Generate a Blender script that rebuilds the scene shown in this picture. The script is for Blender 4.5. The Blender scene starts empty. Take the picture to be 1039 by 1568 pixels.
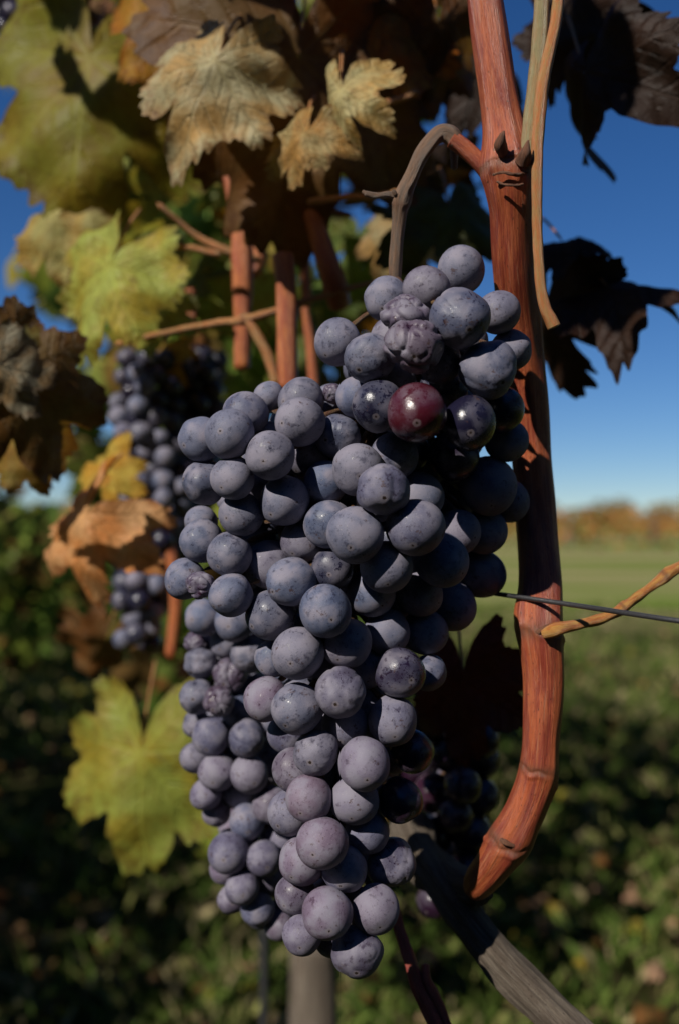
import bpy, math, random
import numpy as np
from mathutils import Vector, Matrix, noise
random.seed(7); rng=np.random.default_rng(7)
R=math.radians
# ---------------------------------------------------------------- camera
CAM=np.array([0.0,-0.305,0.95]); TILT=R(1.35); F=1568*35/36.0
cam_d=bpy.data.cameras.new("camera"); cam=bpy.data.objects.new("camera",cam_d)
bpy.context.collection.objects.link(cam); bpy.context.scene.camera=cam
cam.location=CAM; cam.rotation_euler=(R(90)+TILT,0,0)
cam_d.sensor_fit='VERTICAL'; cam_d.sensor_height=36; cam_d.lens=35
cam_d.clip_start=0.02; cam_d.clip_end=5000
cam_d.dof.use_dof=True; cam_d.dof.focus_distance=0.300; cam_d.dof.aperture_fstop=7.5
FW=np.array([0,math.cos(TILT),math.sin(TILT)]); UP=np.array([0,-math.sin(TILT),math.cos(TILT)]); RT=np.array([1.0,0,0])
def W(x,y,d): return CAM+d*(FW+(x-519.5)/F*RT+(784-y)/F*UP)
# ---------------------------------------------------------------- light
SUN=np.array([-0.50,-0.60,0.60]); SUN/=np.linalg.norm(SUN)
sd=bpy.data.lights.new("sun",'SUN'); sd.energy=5.0; sd.angle=R(0.5); sd.color=(1.0,0.94,0.85)
so=bpy.data.objects.new("sun",sd); bpy.context.collection.objects.link(so)
so.rotation_euler=Vector(SUN).to_track_quat('Z','Y').to_euler(); so.location=(-3,-4,5)
w=bpy.data.worlds.new("World"); bpy.context.scene.world=w; w.use_nodes=True
nt=w.node_tree; sky=nt.nodes.new("ShaderNodeTexSky"); sky.sky_type='NISHITA'; sky.sun_disc=False
sky.sun_elevation=math.asin(SUN[2]); sky.sun_rotation=math.atan2(SUN[0],SUN[1]); sky.air_density=1.0; sky.dust_density=0.0; sky.ozone_density=5.0; sky.altitude=1500
hs=nt.nodes.new("ShaderNodeHueSaturation"); hs.inputs["Saturation"].default_value=1.22; hs.inputs["Hue"].default_value=0.508
nt.links.new(sky.outputs[0],hs.inputs["Color"]); nt.links.new(hs.outputs[0],nt.nodes["Background"].inputs[0]); nt.nodes["Background"].inputs[1].default_value=0.074
vs=bpy.context.scene.view_settings; vs.view_transform='Standard'; vs.look='None'; vs.exposure=0
# ---------------------------------------------------------------- helpers
def mk_mesh(name,V,Fc,mat,parent=None,attrs=None,smooth=True):
    V=np.asarray(V,dtype=np.float32); Fc=np.asarray(Fc,dtype=np.int32); k=Fc.shape[1]
    me=bpy.data.meshes.new(name); me.vertices.add(len(V)); me.vertices.foreach_set("co",V.ravel())
    me.loops.add(Fc.size); me.loops.foreach_set("vertex_index",Fc.ravel())
    me.polygons.add(len(Fc)); me.polygons.foreach_set("loop_start",np.arange(0,Fc.size,k,dtype=np.int32))
    me.update(calc_edges=True); me.validate()
    if smooth: me.shade_smooth()
    for an,arr in (attrs or {}).items():
        arr=np.asarray(arr,dtype=np.float32)
        if arr.ndim==1:
            a=me.attributes.new(an,'FLOAT','POINT'); a.data.foreach_set("value",arr)
        else:
            a=me.attributes.new(an,'FLOAT_VECTOR','POINT'); a.data.foreach_set("vector",arr[:,:3].ravel())
    me.materials.append(mat)
    ob=bpy.data.objects.new(name,me); bpy.context.collection.objects.link(ob)
    if parent: ob.parent=parent
    return ob
def empty(name):
    e=bpy.data.objects.new(name,None); e.empty_display_size=0.05; bpy.context.collection.objects.link(e); return e
class Acc:
    def __init__(s): s.V=[];s.F=[];s.n=0;s.A={}
    def add(s,V,Fc,**at):
        V=np.asarray(V); s.V.append(V); s.F.append(np.asarray(Fc)+s.n); s.n+=len(V)
        for k,v in at.items():
            v=np.asarray(v,dtype=float)
            if v.ndim==1 and len(v)==3: v=np.tile(v,(len(V),1))
            elif v.ndim==0: v=np.full(len(V),float(v))
            s.A.setdefault(k,[]).append(v)
    def make(s,name,mat,parent=None,smooth=True):
        return mk_mesh(name,np.concatenate(s.V),np.concatenate(s.F),mat,parent,{k:np.concatenate(v) for k,v in s.A.items()},smooth)
class NB:
    def __init__(s,name):
        s.m=bpy.data.materials.new(name); s.m.use_nodes=True; s.t=s.m.node_tree; s.t.nodes.clear()
        s.out=s.t.nodes.new("ShaderNodeOutputMaterial")
    def n(s,ty,ins=None,**kw):
        nd=s.t.nodes.new(ty)
        for k,v in kw.items(): setattr(nd,k,v)
        for k,v in (ins or {}).items():
            if isinstance(v,bpy.types.NodeSocket): s.t.links.new(v,nd.inputs[k])
            elif isinstance(v,tuple) and len(v)==3 and nd.inputs[k].type=='RGBA': nd.inputs[k].default_value=(*v,1)
            else: nd.inputs[k].default_value=v
        return nd
    def attr(s,name): return s.n("ShaderNodeAttribute",attribute_name=name)
    def math(s,op,a,b=0.0,c=0.0,clamp=False):
        nd=s.n("ShaderNodeMath",operation=op,use_clamp=clamp)
        for i,v in enumerate((a,b,c)):
            if isinstance(v,bpy.types.NodeSocket): s.t.links.new(v,nd.inputs[i])
            else: nd.inputs[i].default_value=v
        return nd.outputs[0]
    def ramp(s,v,a,b,lo=0.0,hi=1.0):
        nd=s.n("ShaderNodeMapRange",{0:v,1:a,2:b,3:lo,4:hi},interpolation_type='SMOOTHSTEP'); return nd.outputs[0]
    def noise(s,vec,scale,detail=4,rough=0.55,dist=0.0):
        nd=s.n("ShaderNodeTexNoise",{"Scale":scale,"Detail":detail,"Roughness":rough,"Distortion":dist})
        if vec is not None: s.t.links.new(vec,nd.inputs["Vector"])
        return nd.outputs["Fac"]
    def mix(s,f,a,b,bt='MIX'):
        nd=s.n("ShaderNodeMix",data_type='RGBA',blend_type=bt)
        for i,v in ((0,f),(6,a),(7,b)):
            if isinstance(v,bpy.types.NodeSocket): s.t.links.new(v,nd.inputs[i])
            else: nd.inputs[i].default_value=(*v,1) if isinstance(v,tuple) and len(v)==3 else v
        return nd.outputs[2]
    def vmul(s,v,k): return s.n("ShaderNodeVectorMath",{0:v,1:k},operation='MULTIPLY').outputs[0]
    def bump(s,h,st,dist): return s.n("ShaderNodeBump",{"Height":h,"Strength":st,"Distance":dist}).outputs[0]
    def bsdf(s,**k):
        nd=s.n("ShaderNodeBsdfPrincipled",{a.replace('_',' '):b for a,b in k.items()}); return nd
    def fin(s,o): s.t.links.new(o,s.out.inputs[0]); return s.m
# ---------------------------------------------------------------- materials
def m_grape():
    b=NB("grape_skin_with_bloom"); lp=b.attr("lp").outputs["Vector"]; gr=b.n("ShaderNodeSeparateXYZ",{0:b.attr("gr").outputs["Vector"]})
    rnd,bloom,hue=gr.outputs
    off=b.n("ShaderNodeCombineXYZ",{0:b.math('MULTIPLY',rnd,37.0),1:b.math('MULTIPLY',rnd,91.0),2:b.math('MULTIPLY',rnd,13.0)}).outputs[0]
    v=b.n("ShaderNodeVectorMath",{0:lp,1:off},operation='ADD').outputs[0]
    n1=b.noise(v,1.1,2,0.5); n2=b.noise(v,2.8,5,0.72); n3=b.noise(v,30.0,1,0.7)
    vs=b.vmul(v,(1.0,1.0,0.20)); n4=b.noise(vs,11.0,3,0.75)
    rub=b.ramp(n2,0.54,0.65); scr=b.ramp(n4,0.57,0.67)
    f=b.math('ADD',bloom,b.math('MULTIPLY_ADD',n1,1.3,-0.62))
    f=b.math('SUBTRACT',f,b.math('MULTIPLY',rub,0.46)); f=b.math('SUBTRACT',f,b.math('MULTIPLY',b.math('MULTIPLY',scr,b.ramp(n1,0.60,0.45)),0.55))
    f=b.math('ADD',f,b.math('MULTIPLY',b.math('MULTIPLY_ADD',n3,0.5,-0.25),bloom),clamp=True)
    skin=b.mix(hue,(0.010,0.009,0.024),(0.055,0.006,0.012))
    c1=b.mix(rnd,(0.100,0.125,0.205),(0.170,0.165,0.215)); c1=b.mix(hue,c1,(0.22,0.125,0.175))
    c1=b.mix(b.ramp(n1,0.35,0.7),c1,(0.210,0.195,0.240))
    col=b.mix(f,skin,c1)
    rus=b.math('MULTIPLY',b.ramp(b.noise(v,1.8,4,0.78),0.62,0.68),0.75); col=b.mix(rus,col,(0.060,0.032,0.028))
    s2=b.noise(v,20.0,0,0.5); sp=b.ramp(s2,0.75,0.80); col=b.mix(b.math('MULTIPLY',sp,b.math('MULTIPLY_ADD',f,0.40,0.04)),col,(0.32,0.29,0.30))
    sp2=b.ramp(s2,0.24,0.18); col=b.mix(b.math('MULTIPLY',sp2,0.3),col,(0.03,0.02,0.03))
    z=b.n("ShaderNodeSeparateXYZ",{0:lp}).outputs[2]
    zz=b.math('ADD',z,b.math('MULTIPLY_ADD',n3,0.006,-0.003))
    ring=b.ramp(zz,-0.985,-0.992); dot=b.ramp(zz,-0.9965,-0.9978)
    col=b.mix(b.math('MULTIPLY',ring,0.40),col,(0.26,0.22,0.23)); col=b.mix(dot,col,(0.03,0.018,0.012))
    ro=b.math('MULTIPLY_ADD',f,0.48,0.21,clamp=True)
    h=b.math('ADD',b.math('MULTIPLY',n2,0.6),b.math('MULTIPLY',n3,0.15)); h=b.math('SUBTRACT',h,b.math('MULTIPLY',dot,0.8))
    p=b.bsdf(Base_Color=col,Roughness=ro,Normal=b.bump(h,0.35,0.0007),Specular_IOR_Level=b.math('MULTIPLY_ADD',f,-0.25,0.50))
    return b.fin(p.outputs[0])
def m_leaf():
    b=NB("vine_leaf_surface"); tint=b.attr("tint").outputs["Vector"]; ve=b.attr("vein").outputs["Fac"]; lp=b.attr("lp").outputs["Vector"]
    edge=b.attr("edge").outputs["Fac"]
    n1=b.noise(lp,2.0,4,0.6); n2=b.noise(lp,8.0,5,0.68)
    col=b.mix(b.ramp(n1,0.38,0.62),tint,b.mix(1.0,tint,(1.12,0.76,0.45),'MULTIPLY'))
    col=b.mix(b.math('MULTIPLY',b.ramp(n2,0.42,0.66),0.5),col,b.mix(1.0,tint,(0.55,0.46,0.36),'MULTIPLY'))
    e=b.math('MULTIPLY',b.ramp(b.math('ADD',edge,b.math('MULTIPLY_ADD',n2,0.8,-0.40)),0.82,1.04),0.65)
    col=b.mix(e,col,b.mix(1.0,tint,(0.5,0.30,0.22),'MULTIPLY'))
    spots=b.ramp(n2,0.67,0.71); col=b.mix(b.math('MULTIPLY',spots,0.75),col,(0.05,0.022,0.010))
    vc=b.mix(1.0,tint,(1.5,1.5,1.4),'MULTIPLY'); col=b.mix(b.math('MULTIPLY',ve,0.5),col,vc)
    h=b.math('ADD',b.math('MULTIPLY',n2,0.7),b.math('MULTIPLY',ve,1.1))
    bn=b.bump(h,0.8,0.002)
    p=b.bsdf(Base_Color=col,Roughness=0.55,Normal=bn,Specular_IOR_Level=0.3)
    tr=b.n("ShaderNodeBsdfTranslucent",{0:b.mix(1.0,col,(1.5,1.45,0.7),'MULTIPLY')})
    mx=b.n("ShaderNodeMixShader",{0:0.36,1:p.outputs[0],2:tr.outputs[0]})
    return b.fin(mx.outputs[0])
def m_cane(name,c1,c2,c3,rough=0.42,wood=False,light=(0.38,0.20,0.12)):
    b=NB(name); t=b.attr("tc").outputs["Vector"]
    st=b.noise(b.vmul(t,(3.0,3.0,0.08)),3.0,5,0.65); fine=b.noise(b.vmul(t,(9.0,9.0,0.22)),3.0,4,0.7)
    bl=b.noise(b.vmul(t,(1.0,1.0,0.22)),1.6,5,0.65); sp=b.noise(b.vmul(t,(4,4,1.6)),3.0,2,0.5); sp2=b.noise(b.vmul(t,(3,3,0.5)),4.0,5,0.75)
    lc=b.noise(b.vmul(t,(6,6,0.30)),1.7,2,0.6); k=1.0 if wood else 0.72
    col=b.mix(b.ramp(bl,0.40,0.58),c1,c2); col=b.mix(b.math('MULTIPLY',b.ramp(st,0.48,0.62),0.60*k),col,c3)
    col=b.mix(b.math('MULTIPLY',b.ramp(fine,0.56,0.38),0.55*k),col,tuple(x*0.5 for x in c2))
    col=b.mix(b.math('MULTIPLY',b.ramp(sp2,0.56,0.68),0.60*k),col,tuple(x*0.35 for x in c2))
    col=b.mix(b.math('MULTIPLY',b.ramp(sp,0.66,0.73),0.85),col,(0.02,0.009,0.006))
    col=b.mix(b.math('MULTIPLY',b.ramp(lc,0.61,0.69),0.50*k),col,light)
    nd=b.attr("node").outputs["Fac"]; col=b.mix(b.math('MULTIPLY',nd,b.ramp(fine,0.35,0.6,0.3,0.9)),col,(0.12,0.055,0.03))
    h=b.math('ADD',b.math('MULTIPLY',st,0.9),b.math('ADD',b.math('MULTIPLY',fine,0.6),b.math('MULTIPLY',sp2,0.6)))
    p=b.bsdf(Base_Color=col,Roughness=b.ramp(fine,0.3,0.7,rough-0.12,rough+0.12),Normal=b.bump(h,0.9 if wood else 0.6,0.0016 if wood else 0.0010),Specular_IOR_Level=0.5 if not wood else 0.15)
    return b.fin(p.outputs[0])
def m_ground():
    b=NB("vineyard_ground"); g=b.n("ShaderNodeNewGeometry").outputs["Position"]
    n2=b.noise(g,3.0,4,0.65); n3=b.noise(g,30.0,3,0.7)
    far=b.noise(b.vmul(g,(0.03,0.20,1)),0.8,3,0.6)
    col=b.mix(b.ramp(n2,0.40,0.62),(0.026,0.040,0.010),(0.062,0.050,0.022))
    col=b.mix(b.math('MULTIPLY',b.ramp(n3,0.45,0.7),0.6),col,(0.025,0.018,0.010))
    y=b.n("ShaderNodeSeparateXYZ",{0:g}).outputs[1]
    fc=b.mix(b.ramp(far,0.46,0.58),(0.135,0.190,0.034),(0.32,0.26,0.13)); col=b.mix(b.ramp(y,8.5,13),col,fc)  # sunlit far field painted brighter than the shaded near ground
    p=b.n("ShaderNodeBsdfDiffuse",{"Color":col})
    return b.fin(p.outputs[0])
def m_tint(name,trans=0.25,sc=12.0):
    b=NB(name); c=b.attr("tint").outputs["Vector"]; g=b.n("ShaderNodeNewGeometry").outputs["Position"]
    col=b.mix(0.5,c,b.mix(b.noise(g,sc,1,0.6),(0.4,0.4,0.4),(1.6,1.6,1.6)),'MULTIPLY')
    p=b.n("ShaderNodeBsdfDiffuse",{"Color":col})
    if trans<=0: return b.fin(p.outputs[0])
    tr=b.n("ShaderNodeBsdfTranslucent",{0:col}); mx=b.n("ShaderNodeMixShader",{0:trans,1:p.outputs[0],2:tr.outputs[0]})
    return b.fin(mx.outputs[0])
def m_metal(name,c,r):
    b=NB(name); g=b.n("ShaderNodeNewGeometry").outputs["Position"]; n=b.noise(g,900,3,0.6)
    p=b.bsdf(Base_Color=b.mix(n,tuple(x*0.5 for x in c),c),Metallic=0.8,Roughness=r,Normal=b.bump(n,0.4,0.0003)); return b.fin(p.outputs[0])
GRAPE=m_grape(); LEAF=m_leaf()
CANE=m_cane("cane_bark",(0.39,0.092,0.032),(0.23,0.038,0.020),(0.48,0.155,0.060))
PED=m_cane("peduncle_bark",(0.15,0.105,0.075),(0.21,0.12,0.07),(0.08,0.05,0.035),0.5)
PETI=m_cane("petiole_skin",(0.36,0.20,0.07),(0.44,0.15,0.045),(0.32,0.24,0.09),0.42)
RACH=m_cane("rachis_skin",(0.16,0.10,0.035),(0.12,0.05,0.025),(0.10,0.05,0.03),0.5)
REDP=m_cane("red_petiole_skin",(0.42,0.075,0.05),(0.28,0.04,0.035),(0.46,0.16,0.10),0.45)
WOOD=m_cane("weathered_wood",(0.13,0.10,0.075),(0.19,0.155,0.12),(0.040,0.030,0.023),0.8,True,(0.24,0.21,0.17))
GROUND=m_ground(); GRASS=m_tint("grass_blades",0.0); DIST=m_tint("distant_foliage",0.0,0.35); ROWL=m_tint("row_foliage",0.30); BLOCKER=m_tint("sky_blocker_foliage",0.0,2.0)
WIRE=m_metal("galvanised_wire",(0.16,0.16,0.17),0.45)
# ---------------------------------------------------------------- tubes
def catmull(P,n):
    P=np.asarray(P,float); P=np.vstack([2*P[0]-P[1],P,2*P[-1]-P[-2]]); out=[]
    for i in range(1,len(P)-2):
        t=np.linspace(0,1,n,endpoint=False)[:,None]
        a,b,c,d=P[i-1],P[i],P[i+1],P[i+2]
        out.append(0.5*((2*b)+(-a+c)*t+(2*a-5*b+4*c-d)*t**2+(-a+3*b-3*c+d)*t**3))
    out.append(P[-2][None]); return np.vstack(out)
def tube(pts,rad,n=12,seg=16,nodes=(),rough=0.03,seed=0):
    Q=catmull(np.column_stack([np.array(pts),np.array(rad)]),n); P=Q[:,:3]; r=np.maximum(Q[:,3],1e-5).copy()
    T=np.gradient(P,axis=0); T/=np.linalg.norm(T,axis=1)[:,None]+1e-12
    L=np.concatenate([[0],np.cumsum(np.linalg.norm(np.diff(P,axis=0),axis=1))])
    ref=np.array([0,-1.0,0]) if abs(T[0][1])<0.9 else np.array([1.0,0,0])
    N=np.zeros_like(P); c=ref-T[0]*(ref@T[0]); N[0]=c/np.linalg.norm(c)
    for i in range(1,len(P)):
        c=N[i-1]-T[i]*(N[i-1]@T[i]); N[i]=c/np.linalg.norm(c)
    B=np.cross(T,N); a=np.linspace(0,2*math.pi,seg,endpoint=False); ca,sa=np.cos(a),np.sin(a)
    rm=np.mean(r); nodev=np.zeros(len(P)); ph=rng.uniform(0,6.28,8)
    rr=r[:,None]*np.ones(seg)
    for (pp,amp,wid) in nodes:
        dd=np.linalg.norm(P-np.asarray(pp),axis=1); s=L[np.argmin(dd)]
        p1,p2,p3=rng.uniform(0,6.28,3)
        wob=0.30*np.sin(a+p1)+0.14*np.sin(3*a+p2)+0.07*np.sin(7*a+p3)
        u=(L[:,None]-s)/wid+wob[None]
        side=1+0.8*np.sin(a+p2)[None]
        rr*=1+amp*np.exp(-u**2)*side-0.05*np.exp(-(u/0.10)**2)*(0.6+0.6*np.sin(2*a+p3))+0.035*np.exp(-((u-0.30)/0.14)**2)*(1+np.sin(3*a+p1))
        nodev=np.maximum(nodev,np.exp(-(u[:,0]/0.30)**2))
    for k in range(4):
        rr=rr*(1+rough*0.5*np.sin(a*(k+2)*2+ph[k]+3*np.sin(L[:,None]/rm*0.08*(k+1)+ph[k+4]))*(0.6 if k else 1))
    rr*=1+rough*0.9*np.sin(L[:,None]/rm*0.45+ph[1]+a)+rough*0.5*np.sin(L[:,None]/rm*1.3+ph[2]+2*a)
    rr[0]*=0.02; rr[-1]*=0.02
    V=P[:,None,:]+rr[:,:,None]*(ca[None,:,None]*N[:,None,:]+sa[None,:,None]*B[:,None,:])
    m=len(P); i=np.arange(m-1)[:,None]; j=np.arange(seg)[None]; j2=(j+1)%seg
    Fc=np.stack([i*seg+j,i*seg+j2,(i+1)*seg+j2,(i+1)*seg+j],-1).reshape(-1,4)
    tc=np.stack([np.tile(ca,(m,1))+seed,np.tile(sa,(m,1)),np.tile((L/rm)[:,None],(1,seg))],-1).reshape(-1,3)
    return V.reshape(-1,3),Fc,tc,np.repeat(nodev,seg)
def add_tube(acc,pxs,n=12,seg=16,nodes=(),rough=0.03,seed=0):
    pts=[W(x,y,d) for x,y,d,r in pxs]; rad=[r*d/F for x,y,d,r in pxs]
    nn=[(W(x,y,d),amp,wid*d/F) for x,y,d,amp,wid in nodes]
    V,Fc,tc,nd=tube(pts,rad,n,seg,nn,rough,seed); acc.add(V,Fc,tc=tc,node=nd)
# ---------------------------------------------------------------- berries
import bmesh
def ico(s):
    bm=bmesh.new(); bmesh.ops.create_icosphere(bm,subdivisions=s,radius=1); bm.verts.ensure_lookup_table()
    V=np.array([v.co[:] for v in bm.verts]); Fc=np.array([[v.index for v in f.verts] for f in bm.faces]); bm.free(); return V,Fc
ICO={3:ico(3),4:ico(4),5:ico(5)}
def fold_noise(V,sc,off,oct=2):
    out=np.empty(len(V))
    for i,p in enumerate(V*sc+off):
        v=Vector(p); s=0;a=1
        for o in range(oct): s+=a*math.exp(-(noise.noise(v)/0.13)**2); v=v*1.7; a*=0.4
        out[i]=s/1.4
    return out
def berry(acc,c,r,out_dir,typ,hue,res=4):
    V,Fc=ICO[5 if typ in 'wd' and res>3 else res]; U=V.copy(); ph=rng.uniform(0,6.28,6); rnd=rng.uniform()
    d=1+0.024*np.sin(U@rng.normal(size=3)*1.6+ph[0])+0.020*np.sin(U@rng.normal(size=3)*2.8+ph[1])
    if typ in 'wd':
        k=0.055 if typ=='w' else 0.17
        stretch=np.array([1,1,0.45]) if typ=='w' else np.array([1,1,0.7])
        rg=fold_noise(U*stretch,0.85 if typ=='w' else 1.0,rng.uniform(0,50,3),2); d=d*(1-k*rg)
        d*=1+(0.035 if typ=='w' else 0.10)*np.sin(U@rng.normal(size=3)*2.2+ph[2])
        ax=rng.normal(size=3); ax[1]=-abs(ax[1]); ax/=np.linalg.norm(ax); d*=1-(0.07 if typ=='w' else 0.15)*np.exp(-((1-U@ax)/0.18)**2)
    P=U*d[:,None]; P[:,2]*=rng.uniform(0.95,1.09)
    P*= (1-0.02*np.exp(-((U[:,2]+1)/0.02)))[:,None]
    q=Vector(-out_dir).to_track_quat('Z','Y').to_matrix()
    rot=np.array(q)@np.array(Matrix.Rotation(rng.uniform(0,6.28),3,'Z'))
    P=(P@rot.T)*r+c
    bl={'n':rng.uniform(0.70,1.1),'w':rng.uniform(0.62,0.88),'g':0.0,'r':0.12,'d':0.55,'h':0.34,'p':0.9}[typ]
    if typ=='r': hue=0.95
    if typ=='d': hue=max(hue,0.35)
    if typ=='p': hue=0.48
    acc.add(P,Fc,lp=U,gr=np.array([rnd,bl,hue]))
def relax(C,r,fx,it=60,wxz=0.08):
    n=len(C)
    for _ in range(it):
        D=C[:,None]-C[None]; dist=np.linalg.norm(D,axis=2)+np.eye(n); m=(r[:,None]+r[None])*0.95
        ov=np.clip(m-dist,0,None)*(1-np.eye(n)); dr=D/dist[...,None]
        s=np.sign(dr[...,1]); s[s==0]=1; dr[...,1]=np.where(np.abs(dr[...,1])<0.35,0.35*s,dr[...,1])
        mv=(ov[...,None]*dr).sum(1)*0.35; mv[:,0]*=wxz; mv[:,2]*=wxz; C=C+mv*fx
    return C
def bunch(name,front,spine,base_d,nfill,thick,res=4,fill_r=0.0071):
    e=empty(name); acc=Acc(); st=Acc()
    C=np.array([W(x,y,base_d+z/1000) for x,y,r,z,t in front]); r=np.array([q[2]*(base_d+q[3]/1000)/F for q in front])
    C=relax(C,r,1.0)
    S=catmull([W(x,y,d) for x,y,d in spine],20)
    allC=list(C); allr=list(r); types=[q[4] for q in front]; px=np.array([[q[0],q[1]] for q in front],float); nf=len(front)
    tries=0
    while len(allC)<nf+nfill and tries<8000:
        tries+=1; i=rng.integers(nf); dd=np.linalg.norm(px-px[i],axis=1); near=np.where((dd<95)&(dd>0))[0]
        if len(near)==0: continue
        j=rng.choice(near); t=rng.uniform(0.25,0.75); q=C[i]*(1-t)+C[j]*t; dep=max(C[i][1],C[j][1])
        ax=S[np.argmin(abs(S[:,2]-q[2]))]; h=rng.uniform(0,1)
        k=0.15+0.5*abs(h-0.5); q=q.copy(); q[0]=q[0]*(1-k)+ax[0]*k; q[1]=dep+0.004+h*thick
        rr=fill_r*rng.uniform(0.88,1.05); A=np.array(allC)
        if np.min(np.linalg.norm(A-q,axis=1)-(np.array(allr)+rr)*0.90)<0: continue
        allC.append(q); allr.append(rr); types.append('n')
    for i,(c,rr,t) in enumerate(zip(allC,allr,types)):
        k=np.argmin(np.linalg.norm(S-(c+np.array([0,0,0.01])),axis=1)); a=S[k]
        od=c-a; od/=np.linalg.norm(od)+1e-9; od=od+np.array([0,-0.45,-0.30])+rng.normal(size=3)*0.28; od/=np.linalg.norm(od)
        pyy=820-(c[2]-CAM[2])/(c[1]-CAM[1])*F
        hue=np.clip((pyy-1080)/330,0,0.32)*rng.uniform(0.2,1.1)+ (rng.uniform(0,0.18) if rng.uniform()<0.35 else 0)
        berry(acc,c,rr,od,t,min(hue,0.8),res if i<nf else 3)
        p1=c-od*rr*0.9; mid=(p1*0.55+a*0.45)+np.array([0,0,0.003])
        if c[2]>S[0][2]-0.012: continue
        V,Fc,tc,nd=tube([a+np.array([0,0,0.002]),mid,p1],[0.0011,0.0008,0.0012],4,6,(),0.05,rng.uniform(0,9)); st.add(V,Fc,tc=tc,node=nd)
    V,Fc,tc,nd=tube(S[::6],np.linspace(0.0022,0.0010,len(S[::6])),4,8,(),0.06); st.add(V,Fc,tc=tc,node=nd)
    acc.make(name+"_berries",GRAPE,e); st.make(name+"_stems",RACH,e); return e
sh=-7
main=[(706,413,37,14,'n'),(590,458,34,12,'n'),(652,443,36,6,'n'),(702,486,46,-8+sh,'w'),(762,480,34,12+sh,'n'),(620,484,36,-2+sh,'d'),(566,548,40,-2+sh,'w'),(630,532,47,-8+sh,'d'),
(516,523,36,9,'n'),(746,566,46,-2+sh,'w'),(782,535,32,16+sh,'n'),(545,608,32,6,'n'),(580,620,40,-4+sh,'h'),(634,633,45,-10+sh,'r'),(718,647,42,-6+sh,'g'),(622,690,35,10,'g'),(762,632,36,10,'g'),(772,678,34,16,'n'),
(690,700,38,14,'g'),(750,740,44,18,'n'),(655,708,34,17,'n'),(600,590,34,8+sh,'n'),(680,590,36,10+sh,'h'),(672,560,34,6+sh,'h'),
(375,633,36,6,'n'),(412,607,24,16,'n'),(355,667,38,0,'n'),(308,673,35,5,'n'),(312,738,35,5,'w'),(414,696,38,-4,'n'),(357,733,33,0,'n'),(435,766,38,3,'n'),(462,612,36,8,'n'),(460,647,38,2,'n'),
(516,668,35,4,'w'),(511,603,17,8,'d'),(370,790,35,6,'n'),(500,737,35,4,'n'),(553,720,40,-1,'n'),(583,751,40,-7,'w'),(503,803,38,0,'n'),(541,819,43,-7,'n'),(630,806,45,-9,'n'),(590,868,40,-2,'n'),(674,858,42,3,'n'),
(508,872,33,1,'h'),(350,848,34,8,'n'),(312,828,34,12,'n'),(305,800,25,18,'n'),(415,858,38,12,'n'),(446,895,37,1,'n'),(283,887,32,12,'n'),(308,898,22,8,'d'),(356,907,33,6,'n'),(415,940,39,1,'n'),(497,933,40,-6,'n'),
(572,908,38,4,'n'),(457,1000,40,-4,'n'),(530,985,39,0,'n'),(592,965,36,7,'n'),(408,1073,34,4,'p'),(457,1083,40,-3,'n'),(517,1060,38,-4,'w'),(611,1030,39,2,'h'),(655,1030,28,16,'n'),(600,1104,38,2,'n'),(526,1115,36,3,'n'),
(418,1008,28,12,'n'),(630,1150,34,12,'g'),(450,1175,33,6,'n'),(487,1150,35,2,'w'),(555,1168,39,-4,'n'),(475,1217,35,0,'p'),(543,1226,38,-4,'n'),(446,1247,35,2,'n'),(612,1225,34,3,'g'),
(492,1280,39,-5,'p'),(562,1282,35,0,'n'),(462,1320,36,0,'p'),(527,1332,35,-3,'n'),(597,1325,38,3,'w'),(452,1374,31,3,'n'),(503,1387,38,-5,'p'),(575,1389,37,-2,'n'),(463,1427,31,2,'n'),(545,1457,40,-2,'w'),(508,1440,27,7,'n'),
(735,880,38,27,'n'),(690,925,38,26,'n'),(740,815,36,25,'n'),(640,910,36,14,'n'),(700,815,36,15,'n'),(780,765,32,26,'n'),(650,965,34,20,'n'),(470,700,34,10,'n'),(600,700,36,8,'n'),(395,830,30,16,'n'),(460,830,34,12,'n'),(560,1020,34,14,'n'),(560,1085,34,14,'n'),(440,1130,32,10,'n'),(640,760,38,8,'n')]
bunch("grape_bunch",main,[(606,420,.325),(610,560,.325),(560,680,.33),(520,800,.33),(520,950,.328),(530,1100,.326),(530,1250,.323),(530,1420,.318)],0.305,150,0.030)
lowleft=[(312,945,28,4,'n'),(362,953,31,0,'n'),(378,1000,28,2,'w'),(310,1018,26,6,'w'),(302,1068,28,0,'w'),(350,1035,28,4,'d'),(335,1070,26,-3,'d'),(378,1128,28,-3,'w'),(325,1128,30,4,'n'),(380,1182,29,0,'n'),(336,1180,29,2,'n'),
(415,1232,30,-2,'w'),(365,1218,27,4,'n'),(355,1298,30,0,'n'),(405,1310,27,0,'n'),(376,1258,27,2,'n'),(375,1355,26,0,'n'),(412,1345,27,3,'n'),(395,1390,26,0,'n'),(355,1377,22,6,'n'),(427,1412,22,6,'n'),(410,1100,28,8,'n'),(420,1165,28,8,'n'),
(318,1215,24,10,'n'),(330,1245,22,10,'n'),(300,1160,24,12,'n'),(430,1290,28,6,'n'),(440,1390,24,10,'n'),(415,960,30,10,'n'),(300,985,22,12,'d'),(345,1330,24,10,'n'),(370,1085,28,8,'n'),(345,985,24,10,'n'),(300,1110,22,10,'w'),(390,1060,26,10,'n')]
bunch("grape_bunch",lowleft,[(400,880,.42),(370,1000,.41),(360,1200,.405),(385,1400,.40)],0.378,60,0.025)
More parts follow.
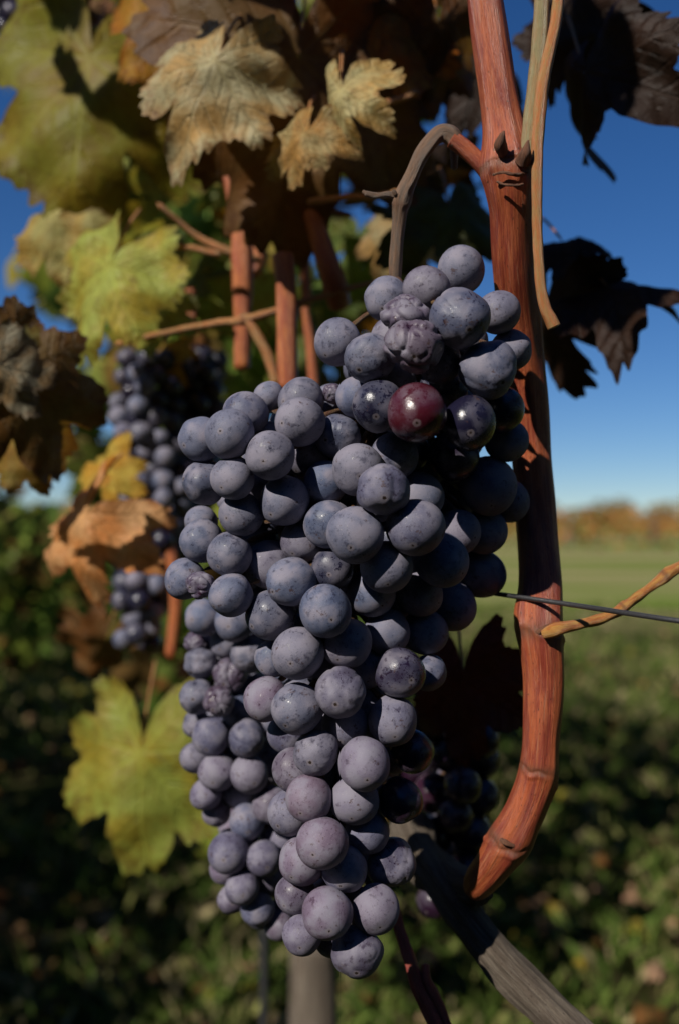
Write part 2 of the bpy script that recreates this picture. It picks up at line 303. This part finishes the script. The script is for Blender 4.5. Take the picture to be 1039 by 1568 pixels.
def auto_front(path,step,r,typs='nnnnh'):
    out=[]; tries=0
    while tries<4000:
        tries+=1; t=rng.uniform(0,len(path)-1.001); i=int(t); u=t-i
        x0=path[i][0]*(1-u)+path[i+1][0]*u; y0=path[i][1]*(1-u)+path[i+1][1]*u; ww=path[i][2]*(1-u)+path[i+1][2]*u
        s=rng.uniform(-1,1); x=x0+s*ww; rr=r*rng.uniform(0.88,1.08)
        if all((x-o[0])**2+(y0-o[1])**2>(step*r)**2 for o in out):
            out.append((x,y0,rr,10*(s*s)+rng.uniform(-2,2),random.choice(typs)))
    return out
bunch("grape_bunch",auto_front([(215,545,38),(225,640,45),(245,720,45),(240,800,40),(220,880,36),(210,990,22)],1.3,17,'nhhwg'),[(220,520,.69),(240,700,.69),(210,980,.68)],0.66,90,0.03,3)
bunch("grape_bunch",auto_front([(300,540,36),(300,640,34),(285,760,30),(270,880,20)],1.3,17,'hggh'),[(300,520,.73),(300,700,.73),(270,880,.72)],0.70,60,0.03,3)
bunch("grape_bunch",auto_front([(690,1080,50),(690,1180,55),(700,1280,50),(690,1400,25)],1.3,30,'ggg'),[(690,1060,.46),(690,1200,.46),(690,1400,.45)],0.43,60,0.03,3)
bunch("grape_bunch",auto_front([(15,0,26),(20,40,20)],1.3,16,'gh'),[(15,-20,.72),(20,50,.72)],0.70,12,0.02,3)
# ---------------------------------------------------------------- canes
cane=empty("grapevine_cane"); a=Acc()
add_tube(a,[(735,-60,.322,27),(742,0,.320,27),(755,90,.318,28),(768,180,.317,30),(780,250,.316,37),(782,300,.316,34),(786,400,.324,33),(796,500,.335,33),(804,590,.342,32),(812,700,.345,30),(820,800,.342,31),(827,890,.335,33),(826,960,.328,34),(831,1040,.326,31),(828,1110,.325,29),(822,1180,.325,28),(806,1235,.326,30),(778,1288,.328,31),(757,1322,.332,28),(738,1345,.338,26),(728,1358,.345,20)],
  n=40,seg=72,nodes=[(778,258,.316,0.20,42),(826,962,.328,0.12,34),(822,1180,.325,0.08,26),(776,1290,.328,0.13,30)],rough=0.032)
a.make("main_shoot",CANE,cane)
a=Acc()
add_tube(a,[(806,250,.309,16),(812,210,.309,15),(820,120,.312,13),(828,20,.316,12),(832,-60,.318,12)],n=14,seg=20,rough=0.04,seed=3)
a.make("green_petiole",m_cane("green_petiole_skin",(0.27,0.23,0.11),(0.30,0.19,0.08),(0.20,0.20,0.11),0.42),cane); a=Acc()
add_tube(a,[(858,-60,.318,8),(852,20,.314,9),(838,90,.310,9),(826,160,.307,10),(821,260,.305,9),(822,350,.304,8),(826,430,.303,8.5),(834,470,.303,9),(842,488,.303,10),(848,502,.303,10)],n=14,seg=20,rough=0.05,seed=5)
a.make("petioles",PETI,cane)
a=Acc()
add_tube(a,[(770,235,.308,9),(766,222,.304,9),(768,208,.302,5),(771,200,.302,1)],n=10,seg=14,rough=0.08)
add_tube(a,[(800,250,.306,13),(803,235,.303,9),(806,222,.302,4),(808,214,.302,1)],n=10,seg=14,rough=0.08)
add_tube(a,[(752,268,.3065,2),(772,264,.3045,2.5),(792,268,.305,3),(808,264,.307,2)],n=8,seg=10,rough=0.3)
add_tube(a,[(758,278,.306,1.5),(780,284,.3045,2),(802,282,.306,2)],n=8,seg=10,rough=0.3)
add_tube(a,[(812,970,.3225,3),(822,968,.3205,4),(835,963,.320,5),(848,962,.320,5)],n=8,seg=12,rough=0.2)
add_tube(a,[(765,1285,.322,3),(773,1291,.3205,4),(788,1296,.321,3)],n=8,seg=12,rough=0.2)
a.make("node_scars",m_cane("bud_scale",(0.20,0.075,0.035),(0.11,0.045,0.025),(0.26,0.14,0.08),0.7),cane)
a=Acc()
add_tube(a,[(752,270,.318,15),(735,250,.318,14),(712,228,.318,13),(690,212,.318,13.5)],n=16,seg=24,rough=0.04)
a.make("peduncle_base",CANE,cane)
a=Acc()
add_tube(a,[(700,220,.318,12),(688,206,.318,14),(670,206,.318,13),(648,232,.318,12),(630,268,.319,11.5),(614,305,.320,12.5),(609,345,.322,10),(606,390,.324,10),(604,440,.327,9)],n=14,seg=28,nodes=[(614,308,.32,0.25,14)],rough=0.07,seed=2)
add_tube(a,[(612,303,.320,7),(595,298,.319,5),(575,299,.318,5),(556,296,.318,4.5)],n=8,seg=12,rough=0.12)
add_tube(a,[(560,297,.318,3.5),(554,292,.318,3)],n=6,seg=8,rough=0.1)
add_tube(a,[(606,300,.318,4),(600,290,.317,3)],n=6,seg=8,rough=0.1)
add_tube(a,[(690,210,.322,6),(694,235,.325,6),(695,262,.328,5)],n=6,seg=8,rough=0.1)
a.make("peduncle",PED,cane)
a=Acc()
add_tube(a,[(828,972,.318,7),(850,964,.317,11),(880,958,.318,8),(925,945,.32,7.5),(955,930,.322,7),(975,915,.324,6.5),(1000,895,.326,7),(1020,880,.326,8.5),(1050,862,.328,7)],n=12,seg=16,nodes=[(1018,882,.326,0.3,12),(952,932,.322,0.25,10)],rough=0.1,seed=8)
a.make("tendril",m_cane("tendril_skin",(0.50,0.26,0.06),(0.40,0.13,0.03),(0.55,0.33,0.12),0.42),cane)
a=Acc()
add_tube(a,[(600,1380,.35,8),(612,1430,.345,9),(628,1475,.34,10),(645,1520,.338,12),(672,1580,.335,12)],n=12,seg=16,rough=0.1,seed=8)
add_tube(a,[(650,1475,.34,6),(652,1500,.338,8),(668,1530,.337,8),(690,1590,.335,8)],n=12,seg=16,rough=0.1,seed=8)
a.make("dried_petioles",REDP,cane)
oldc=empty("old_vine_arm"); a=Acc()
add_tube(a,[(640,1300,.40,28),(680,1365,.372,27),(720,1415,.355,27),(770,1475,.345,28),(830,1535,.338,29),(890,1600,.33,30),(960,1680,.32,30)],n=40,seg=64,rough=0.08,seed=4)
add_tube(a,[(735,1368,.352,22),(700,1350,.375,28),(650,1320,.40,30),(620,1270,.43,34)],n=20,seg=40,rough=0.10,seed=6)
a.make("old_wood",WOOD,oldc)
wi=empty("trellis_wire"); a=Acc()
add_tube(a,[(560,884,.45,3.2),(735,906,.345,3.6),(880,927,.31,4.0),(1060,954,.27,4.2),(1400,1000,.24,4.2)],n=10,seg=10,rough=0.0)
a.make("wire_strand",WIRE,wi)
bg=empty("background_canes"); a=Acc()
for pts in [[(432,385,.46,15),(438,450,.46,16),(440,520,.46,16),(442,600,.46,15)],[(468,290,.47,14),(485,350,.47,15),(508,425,.47,18),(520,470,.48,16)],
  [(350,250,.52,12),(366,330,.52,14),(372,410,.52,17),(372,480,.52,14),(370,570,.52,13)],[(402,325,.56,11),(398,370,.56,12),(390,410,.56,13),(365,420,.56,10)],
  [(465,470,.55,8),(474,520,.55,8),(482,600,.55,8)],[(465,360,.6,8),(468,420,.6,8),(470,470,.6,8)],[(290,440,.6,9),(293,500,.6,10)],
  [(250,790,.66,8),(270,900,.66,10),(262,1010,.66,9)]]:
    add_tube(a,pts,n=14,seg=20,rough=0.05,seed=rng.uniform(0,20))
a.make("shoots",m_cane("young_cane_bark",(0.50,0.16,0.045),(0.34,0.075,0.03),(0.56,0.22,0.08)),bg); a=Acc()
for pts in [[(175,528,.50,4.5),(250,510,.49,4.5),(330,495,.48,5.5),(375,490,.47,6.5),(440,470,.47,5),(560,435,.47,4),(600,432,.48,3)],[(378,485,.47,8),(392,510,.47,8),(410,545,.47,8),(425,590,.47,8)],
  [(470,310,.45,5),(520,303,.44,5),(570,300,.43,4.5),(610,292,.42,4)],[(240,310,.52,4),(300,360,.53,5),(350,385,.53,6),(400,400,.54,6)],[(230,380,.5,5),(280,378,.5,5),(340,390,.5,5)],[(640,140,.44,6),(600,155,.44,5),(540,165,.44,5)],
  [(410,325,.5,4),(470,318,.5,5),(540,330,.5,4)]]:
    add_tube(a,pts,n=12,seg=12,nodes=[(375,490,.47,0.5,10)] if pts[0][0] in(175,) else (),rough=0.08,seed=rng.uniform(0,20))
a.make("tendrils",PETI,bg)
# ---------------------------------------------------------------- leaves
def leaf_shape(seed,na=150,nr=22,curl=0.25,crump=0.04,fold=0.15,wid=0.74):
    g=np.random.default_rng(seed); th=np.linspace(0,2*math.pi,na,endpoint=False)
    lob=[(0,1.0,.60),(50,.95,.58),(-50,.95,.58),(98,.88,.60),(-98,.88,.60),(142,.78,.52),(-142,.78,.52)]
    lob=[(R(a+g.normal()*5),l*(1+g.normal()*0.07),w_*wid/.60) for a,l,w_ in lob]
    Rr=np.full(na,0.16); acc8=np.zeros(na)
    for a0,l,w_ in lob:
        d=(th-a0+math.pi)%(2*math.pi)-math.pi; acc8+=(l*np.exp(-(np.abs(d)/w_)**2))**8
    Rr=np.maximum(Rr,acc8**(1/8))
    Rr*=1-0.72*np.exp(-((th-math.pi)/0.22)**2)      # petiole sinus
    for a0,dp in ((R(26),.20),(R(-26),.20),(R(75),.12),(R(-75),.12)):
        d=(th-a0+math.pi)%(2*math.pi)-math.pi; Rr*=1-dp*g.uniform(.1,1.6)*np.exp(-(d/0.07)**2)
    tp=(th*24/(2*math.pi)+0.35*np.sin(th*3+g.uniform()*6)+0.2*np.sin(th*8+g.uniform()*6)+g.uniform())%1; tooth=np.sin(np.pi*tp)**0.6; Rr*=0.91+0.09*tooth+0.022*np.sin(th*53+g.uniform()*6)+0.035*np.sin(th*11+g.uniform()*6)
    s=np.linspace(0,1,nr)**0.85; s[0]=0.003
    r=s[:,None]*Rr[None]; X=-r*np.sin(th); Y=r*np.cos(th)
    ve=np.zeros_like(X)
    for a0,l,w_ in lob:
        ux,uy=-math.sin(a0),math.cos(a0); t=X*ux+Y*uy; dd=X*uy-Y*ux
        on=(t>0); ve=np.maximum(ve,np.where(on,np.exp(-(dd/(0.013*(1.2-np.clip(t/l,0,1))))**2),0))
        k=(t-np.abs(dd)*0.9)/(l*0.17); fr=np.abs(k-np.round(k))*l*0.17*0.74
        sec=np.exp(-(fr/0.008)**2)*0.6*np.exp(-(np.abs(dd)/(0.24*l))**4); ve=np.maximum(ve,np.where(on&(k>0.5),sec,0))
    p=g.uniform(0,6.28,8); rr=np.sqrt(X*X+Y*Y)
    Z=-fold*np.abs(X)**1.2+curl*(-rr**2*0.8)+crump*(np.sin(X*5+p[0])*np.cos(Y*4+p[1])*1.3+np.sin(X*9+Y*7+p[2])*0.55+np.sin(Y*13-X*9+p[3])*0.28)*(0.3+rr)
    Z+=0.16*curl/0.25*rr**2*np.sin(3*th+p[4])+0.07*rr**3*np.sin(7*th+p[5])+0.012*ve
    Z+=0.02*np.abs(np.sin(th*3.5))*rr
    lp=np.stack([X+g.uniform(0,50),Y,Z],-1).reshape(-1,3)
    V=np.stack([X,Y-0.12,Z],-1).reshape(-1,3)/1.8
    i=np.arange(nr-1)[:,None]; j=np.arange(na)[None]; j2=(j+1)%na
    Fc=np.stack([i*na+j,i*na+j2,(i+1)*na+j2,(i+1)*na+j],-1).reshape(-1,4)
    return V,Fc,ve.reshape(-1),lp,np.repeat(s,na)
def basis(ang,yaw,pitch):
    a=R(ang); t=np.array([math.cos(a),0,math.sin(a)]); n=np.array([0,-1.0,0]); x=np.cross(t,n)
    M=np.column_stack([x,t,n]); Rz=np.array(Matrix.Rotation(R(yaw),3,'Z')); Rx=np.array(Matrix.Rotation(R(pitch),3,'X'))
    return Rz@Rx@M
def put_leaf(acc,shape,c,size,M,tint):
    V,Fc,ve,lp,ed=shape; acc.add((V*size)@M.T+c,Fc,vein=ve,lp=lp+rng.uniform(0,30),edge=ed,tint=np.array(tint))
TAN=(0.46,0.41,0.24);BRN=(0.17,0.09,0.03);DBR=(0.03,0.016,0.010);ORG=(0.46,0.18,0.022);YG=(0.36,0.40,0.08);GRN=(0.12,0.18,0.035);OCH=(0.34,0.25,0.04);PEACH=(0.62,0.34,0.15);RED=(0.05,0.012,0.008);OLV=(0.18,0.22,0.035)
heroes=[ # x,y,depth,size,tip,yaw,pitch,seed,tint,curl,crump,fold,wid
 (322,110,.412,255,245,-5,-8,11,TAN,.30,.08,.35,.84),
 (455,120,.45,480,265,8,8,12,(0.13,0.075,0.025),.25,.06,.1,.80),  # large brown leaf, its shade put into the dark tint
 (520,150,.405,165,268,-40,-5,13,(0.52,0.45,0.22),.4,.09,.4,.70),  # sunlit patch of the large brown leaf, shaped as a pale leaf
 (462,215,.41,145,250,-25,-10,14,(0.40,0.31,0.14),.35,.09,.3,.80),  # second sunlit patch of that leaf, light put into the tint
 (570,60,.46,230,250,-15,-5,15,(0.44,0.18,0.02),.3,.06,.2,.78),
 (135,120,.55,430,265,-5,-5,16,(0.20,0.19,0.018),.2,.06,.2,.80),
 (250,30,.50,210,230,-10,0,17,(0.34,0.18,0.015),.2,.05,.15,.78),
 (75,345,.56,180,220,-25,-15,18,(0.38,0.34,0.12),.35,.08,.3,.74),
 (160,425,.50,250,245,-25,-10,19,YG,.22,.06,.2,.74),
 (235,470,.55,130,270,-10,-10,20,(0.24,0.31,0.15),.2,.06,.2,.74),
 (28,600,.43,270,300,25,10,21,(0.13,0.08,0.025),.3,.06,.2,.80),
 (5,570,.42,150,300,15,10,32,(0.28,0.25,0.17),.3,.06,.2,.80),
 (118,800,.50,230,225,-30,-15,22,PEACH,.4,.09,.4,.68),
 (165,715,.56,120,70,-20,-20,23,(0.52,0.38,0.06),.3,.07,.3,.74),
 (212,1175,.60,310,265,-15,-5,24,(0.27,0.30,0.05),.15,.05,.15,.70),
 (155,990,.70,130,240,10,30,25,BRN,.3,.07,.3,.74),
 (895,130,.42,280,272,-65,0,26,DBR,.5,.08,.4,.66),  # right-hand leaves: shade on them is put into the near-black tint
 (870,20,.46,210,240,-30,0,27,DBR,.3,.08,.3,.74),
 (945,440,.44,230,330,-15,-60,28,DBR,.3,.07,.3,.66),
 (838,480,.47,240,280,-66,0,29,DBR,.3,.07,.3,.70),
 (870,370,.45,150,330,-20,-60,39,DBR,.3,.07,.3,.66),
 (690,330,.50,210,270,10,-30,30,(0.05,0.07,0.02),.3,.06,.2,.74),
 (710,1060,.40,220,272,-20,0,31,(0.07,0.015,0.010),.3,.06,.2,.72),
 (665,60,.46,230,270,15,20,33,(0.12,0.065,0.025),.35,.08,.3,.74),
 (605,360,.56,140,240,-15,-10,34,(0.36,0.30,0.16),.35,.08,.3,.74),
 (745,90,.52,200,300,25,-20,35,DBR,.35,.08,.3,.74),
 (35,700,.48,120,240,-5,0,36,(0.24,0.18,0.035),.35,.08,.3,.74),
]
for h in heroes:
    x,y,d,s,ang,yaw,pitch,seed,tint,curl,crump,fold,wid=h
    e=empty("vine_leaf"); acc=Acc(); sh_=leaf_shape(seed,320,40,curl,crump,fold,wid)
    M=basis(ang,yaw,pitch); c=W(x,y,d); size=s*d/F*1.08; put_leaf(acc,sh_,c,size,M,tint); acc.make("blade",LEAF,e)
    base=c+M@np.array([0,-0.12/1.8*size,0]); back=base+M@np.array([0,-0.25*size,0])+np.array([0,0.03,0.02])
    t=Acc(); V,Fc,tc,nd=tube([base,(base+back)/2+np.array([0,0.004,0.006]),back],[0.0006,0.0007,0.0009],6,10,(),0.05); t.add(V,Fc,tc=tc,node=nd); t.make("petiole",PETI,e)
low=[leaf_shape(100+i,60,6,rng.uniform(.15,.5),rng.uniform(.05,.09),rng.uniform(.1,.4)) for i in range(10)]
tiny=[leaf_shape(200+i,30,4,rng.uniform(.15,.5),rng.uniform(.05,.09),rng.uniform(.1,.4)) for i in range(10)]
cols=[OLV,GRN,OCH,BRN,YG,GRN,OLV,GRN,(0.25,0.26,0.06),(0.3,0.24,0.08)]
def jit(c): c=np.array(c)*rng.uniform(0.7,1.25); return np.clip(c*(1+rng.normal(size=3)*0.08),0.005,0.6)
def rleaf(acc,c,size,cl=cols,lib=low): put_leaf(acc,lib[rng.integers(10)],c,size,basis(rng.normal(270,45),rng.uniform(-70,70),rng.uniform(-60,60)),jit(cl[rng.integers(len(cl))]))
acc=Acc()
for i in range(130):
    d=rng.uniform(.60,1.1); x=rng.uniform(100,590); top=-80; bot=560 if x>200 else 440
    rleaf(acc,W(x,rng.uniform(top,bot),d),rng.uniform(.04,.075))
for i in range(14): rleaf(acc,W(rng.uniform(590,700),rng.uniform(-60,340),rng.uniform(.55,.8)),rng.uniform(.04,.06),[DBR,GRN,BRN])
for i in range(20):
    c=W(rng.uniform(420,700),rng.uniform(0,190),.45)+SUN*rng.uniform(.16,.22); rleaf(acc,c,rng.uniform(.03,.045))
for i in range(6):
    c=W(rng.uniform(-100,400),rng.uniform(-50,450),.60)+SUN*rng.uniform(.30,.45)
    v=c-CAM; d=v@FW
    if d>0.05 and abs(v[0]/d)<0.40 and abs(v[2]/d)<0.58: continue
    rleaf(acc,c,rng.uniform(.05,.08))
for i in range(30):
    c=W(rng.uniform(840,1000),rng.uniform(0,480),.44)+SUN*rng.uniform(.32,.42)
    v=c-CAM; d=v@FW
    if d>0.02 and abs(v[0]/d)<0.42 and abs(v[2]/d)<0.62: continue
    rleaf(acc,c,rng.uniform(.045,.07))
acc.make("grapevine_foliage",LEAF)
acc=Acc()
for i in range(3800):
    y=rng.uniform(1.3,13); c=np.array([-0.15*y+rng.normal()*0.15-0.05,y,rng.uniform(.98 if y<3 else .55,2.3)]); rleaf(acc,c,rng.uniform(.09,.15),lib=tiny)
for i in range(500):
    y=rng.uniform(1.2,3.2); c=np.array([-0.15*y+rng.normal()*0.10+0.05,y,rng.uniform(.45,.95)]); rleaf(acc,c,rng.uniform(.07,.12),[GRN,BRN,DBR,OLV],tiny)
acc.make("vine_row",ROWL); acc=Acc()
for i in range(4200):
    y=rng.uniform(-3,6); c=np.array([-2.3+rng.normal()*0.2,y,rng.uniform(.3,2.3)]); rleaf(acc,c,rng.uniform(.10,.16),lib=tiny)
for i in range(2500):
    y=rng.uniform(6,26); c=np.array([-2.3+rng.normal()*0.2,y,rng.uniform(.1,1.15)]); rleaf(acc,c,rng.uniform(.14,.22),[GRN,OLV,GRN,BRN],tiny)
acc.make("vine_row",ROWL); acc=Acc()
for i in range(3400):   # unseen row added right of and behind the camera to block sky light
    y=rng.uniform(-5,3.2); c=np.array([1.95+rng.normal()*0.15,y,rng.uniform(.2,2.5)]); rleaf(acc,c,rng.uniform(.11,.17),[GRN,OLV,BRN],tiny)
acc.make("vine_row",BLOCKER); acc=Acc()
for i in range(5500):   # hedge added unseen behind the camera to cut ambient sky light
    x=rng.uniform(-4,3.5); c=np.array([x,-3.6+rng.normal()*0.2,rng.uniform(.1,3.0)]); rleaf(acc,c,rng.uniform(.15,.24),[GRN,(0.05,0.08,0.02)],tiny)
acc.make("sky_blocker_hedge",BLOCKER)
tr=empty("vine_trunks"); a=Acc()
for x0,ys in ((None,np.arange(3.2,13,1.2)),(-2.3,np.arange(-3,6,1.2)),(1.95,np.arange(-4.8,3.2,1.2))):
    for y in ys:
        x=-0.15*y-0.05 if x0 is None else x0; V,Fc,tc,nd=tube([(x,y,-.02),(x+.03,y,.3),(x-.02,y+.02,.6),(x,y,.9)],[.03,.024,.022,.02],8,14,(),0.12); a.add(V,Fc,tc=tc,node=nd)
a.make("trunks",WOOD,tr)
po=empty("wooden_post"); a=Acc(); pb=W(482,1470,1.15); 
V,Fc,tc,nd=tube([(pb[0],pb[1],-.05),(pb[0],pb[1],.2),(pb[0],pb[1],pb[2]-.004),(pb[0],pb[1],pb[2])],[.030,.029,.028,.024],16,24,(),0.05); a.add(V,Fc,tc=tc,node=nd); a.make("post_shaft",WOOD,po)
ms=empty("metal_stake"); a=Acc(); pb=W(405,1380,.95)
V,Fc,tc,nd=tube([(pb[0],pb[1],-.05),(pb[0],pb[1],.4),(pb[0],pb[1],pb[2])],[.004,.004,.004],8,12,(),0.0); a.add(V,Fc,tc=tc,node=nd); a.make("stake_rod",WIRE,ms)
# ---------------------------------------------------------------- ground
def hz(x,y): return np.where(y>68,np.minimum((y-68)*0.035,5.0),0)
gx=np.concatenate([-np.geomspace(2500,3,40),np.linspace(-2.8,2.8,40),np.geomspace(3,2500,40)]); gy=np.concatenate([[-2500,-300,-50],np.linspace(-6,14,80),np.geomspace(15,66,16),np.linspace(68,250,20),np.geomspace(260,2500,16)])
X,Y=np.meshgrid(gx,gy); Z=0.02*np.sin(X*1.7)*np.cos(Y*1.3)+0.012*np.sin(X*4+Y*3); Z*=np.exp(-np.abs(Y)/40); Z=Z+hz(X,Y)
m,n=X.shape; i=np.arange(m-1)[:,None]; j=np.arange(n-1)[None]
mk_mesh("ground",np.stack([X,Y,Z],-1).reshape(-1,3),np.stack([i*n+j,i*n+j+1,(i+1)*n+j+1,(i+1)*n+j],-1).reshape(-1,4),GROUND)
N=90000; yy=1.0+12*rng.uniform(size=N)**1.5; xx=rng.uniform(-.45,.45,N)*(yy+1.5)
clump=np.sin(xx*3.1+np.sin(yy*2.3)*2)*np.sin(yy*2.7+xx)+rng.normal(size=N)*0.4; keep=clump>-0.10; xx,yy=xx[keep],yy[keep]; N=len(xx)
zz=0.02*np.sin(xx*1.7)*np.cos(yy*1.3); h=rng.uniform(.03,.10,N); wd=rng.uniform(.0015,.004,N)*(1+yy*0.15); an=rng.uniform(0,6.28,N); lean=rng.normal(size=(N,2))*0.5
dx,dy=np.cos(an)*wd,np.sin(an)*wd; P=np.stack([xx,yy,zz-.005],-1)
top=P+np.stack([lean[:,0]*h,lean[:,1]*h,h],-1); mid=P+np.stack([lean[:,0]*h*.35,lean[:,1]*h*.35,h*.6],-1); dv=np.stack([dx,dy,0*dx],-1)
V=np.stack([P-dv,P+dv,mid+dv*.8,top],1).reshape(-1,3); Fc=np.arange(N*4).reshape(-1,4)
ct=np.array([[.06,.095,.02],[.10,.14,.03],[.18,.18,.06],[.28,.23,.12]])[rng.choice(4,N,p=[.38,.28,.18,.16])]*rng.uniform(.6,1.4,(N,1))
mk_mesh("grass",V,Fc,GRASS,None,{"tint":np.repeat(ct,4,axis=0)},False)
acc=Acc()
for i in range(900):
    y=1.2+8*rng.uniform()**1.4; x=rng.uniform(-.42,.42)*(y+.6); s=rng.uniform(.03,.07)
    Mr=np.array(Matrix.Rotation(rng.uniform(0,6.28),3,'Z'))@np.array(Matrix.Rotation(rng.normal()*0.5,3,'X'))
    put_leaf(acc,low[rng.integers(10)],np.array([x,y,.05]),s,Mr,jit([BRN,(0.30,0.19,0.09),DBR,OCH,(0.36,0.24,0.13)][rng.integers(5)]))
acc.make("fallen_leaves",ROWL)
V=[];T=[]
for row in range(9):
    y0=66+row*11
    n_=1500; x=rng.uniform(-70,90,n_); s=rng.uniform(.18,.42,n_); y=y0+rng.normal(size=n_)*.3; z=rng.uniform(.2,1.9,n_)+0.2*np.sin(x*.6+row)+0.15*rng.normal(size=n_)+hz(x,y)
    a1=rng.normal(size=(n_,3)); a1/=np.linalg.norm(a1,axis=1)[:,None]; a2=np.cross(a1,rng.normal(size=(n_,3))); a2/=np.linalg.norm(a2,axis=1)[:,None]; c=np.stack([x,y,z],-1)
    s=s[:,None]; V.append(np.stack([c-a1*s,c-a2*s*.7,c+a1*s,c+a2*s*.7],1).reshape(-1,3))
    t=np.array([[.32,.15,.045],[.36,.19,.06],[.20,.15,.04],[.28,.11,.045]])[rng.integers(0,4,n_)]*rng.uniform(.7,1.3,(n_,1)); T.append(np.repeat(t,4,axis=0))
V=np.concatenate(V); mk_mesh("distant_vineyard",V,np.arange(len(V)).reshape(-1,4),DIST,None,{"tint":np.concatenate(T)},False)
V=[];T=[]
for k in range(70):
    cx=rng.uniform(-90,110); cy=rng.uniform(190,240); hh=rng.uniform(1.5,4.5); ww=rng.uniform(1.8,5)
    n_=160; u=rng.normal(size=(n_,3)); u/=np.linalg.norm(u,axis=1)[:,None]; u*=rng.uniform(.3,1,(n_,1))**.5
    c=np.stack([cx+u[:,0]*ww,cy+u[:,1]*ww,5.0+hh*.5+u[:,2]*hh*.5+.2],-1); s=rng.uniform(.25,.6,(n_,1))
    a1=rng.normal(size=(n_,3)); a1/=np.linalg.norm(a1,axis=1)[:,None]; a2=np.cross(a1,rng.normal(size=(n_,3))); a2/=np.linalg.norm(a2,axis=1)[:,None]
    V.append(np.stack([c-a1*s,c-a2*s*.7,c+a1*s,c+a2*s*.7],1).reshape(-1,3)); T.append(np.tile(np.array([.24,.18,.07])*rng.uniform(.6,1.3),(n_*4,1)))
V=np.concatenate(V); mk_mesh("distant_treeline",V,np.arange(len(V)).reshape(-1,4),DIST,None,{"tint":np.concatenate(T)},False)
dp=empty("vineyard_posts"); a=Acc()
for x in np.arange(-40,60,5.5):
    V,Fc,tc,nd=tube([(x,64.8,-.1),(x,64.8,1),(x,64.8,2.4)],[.09,.09,.08],4,8,(),0.03); a.add(V,Fc,tc=tc,node=nd)
a.make("posts",WOOD,dp)
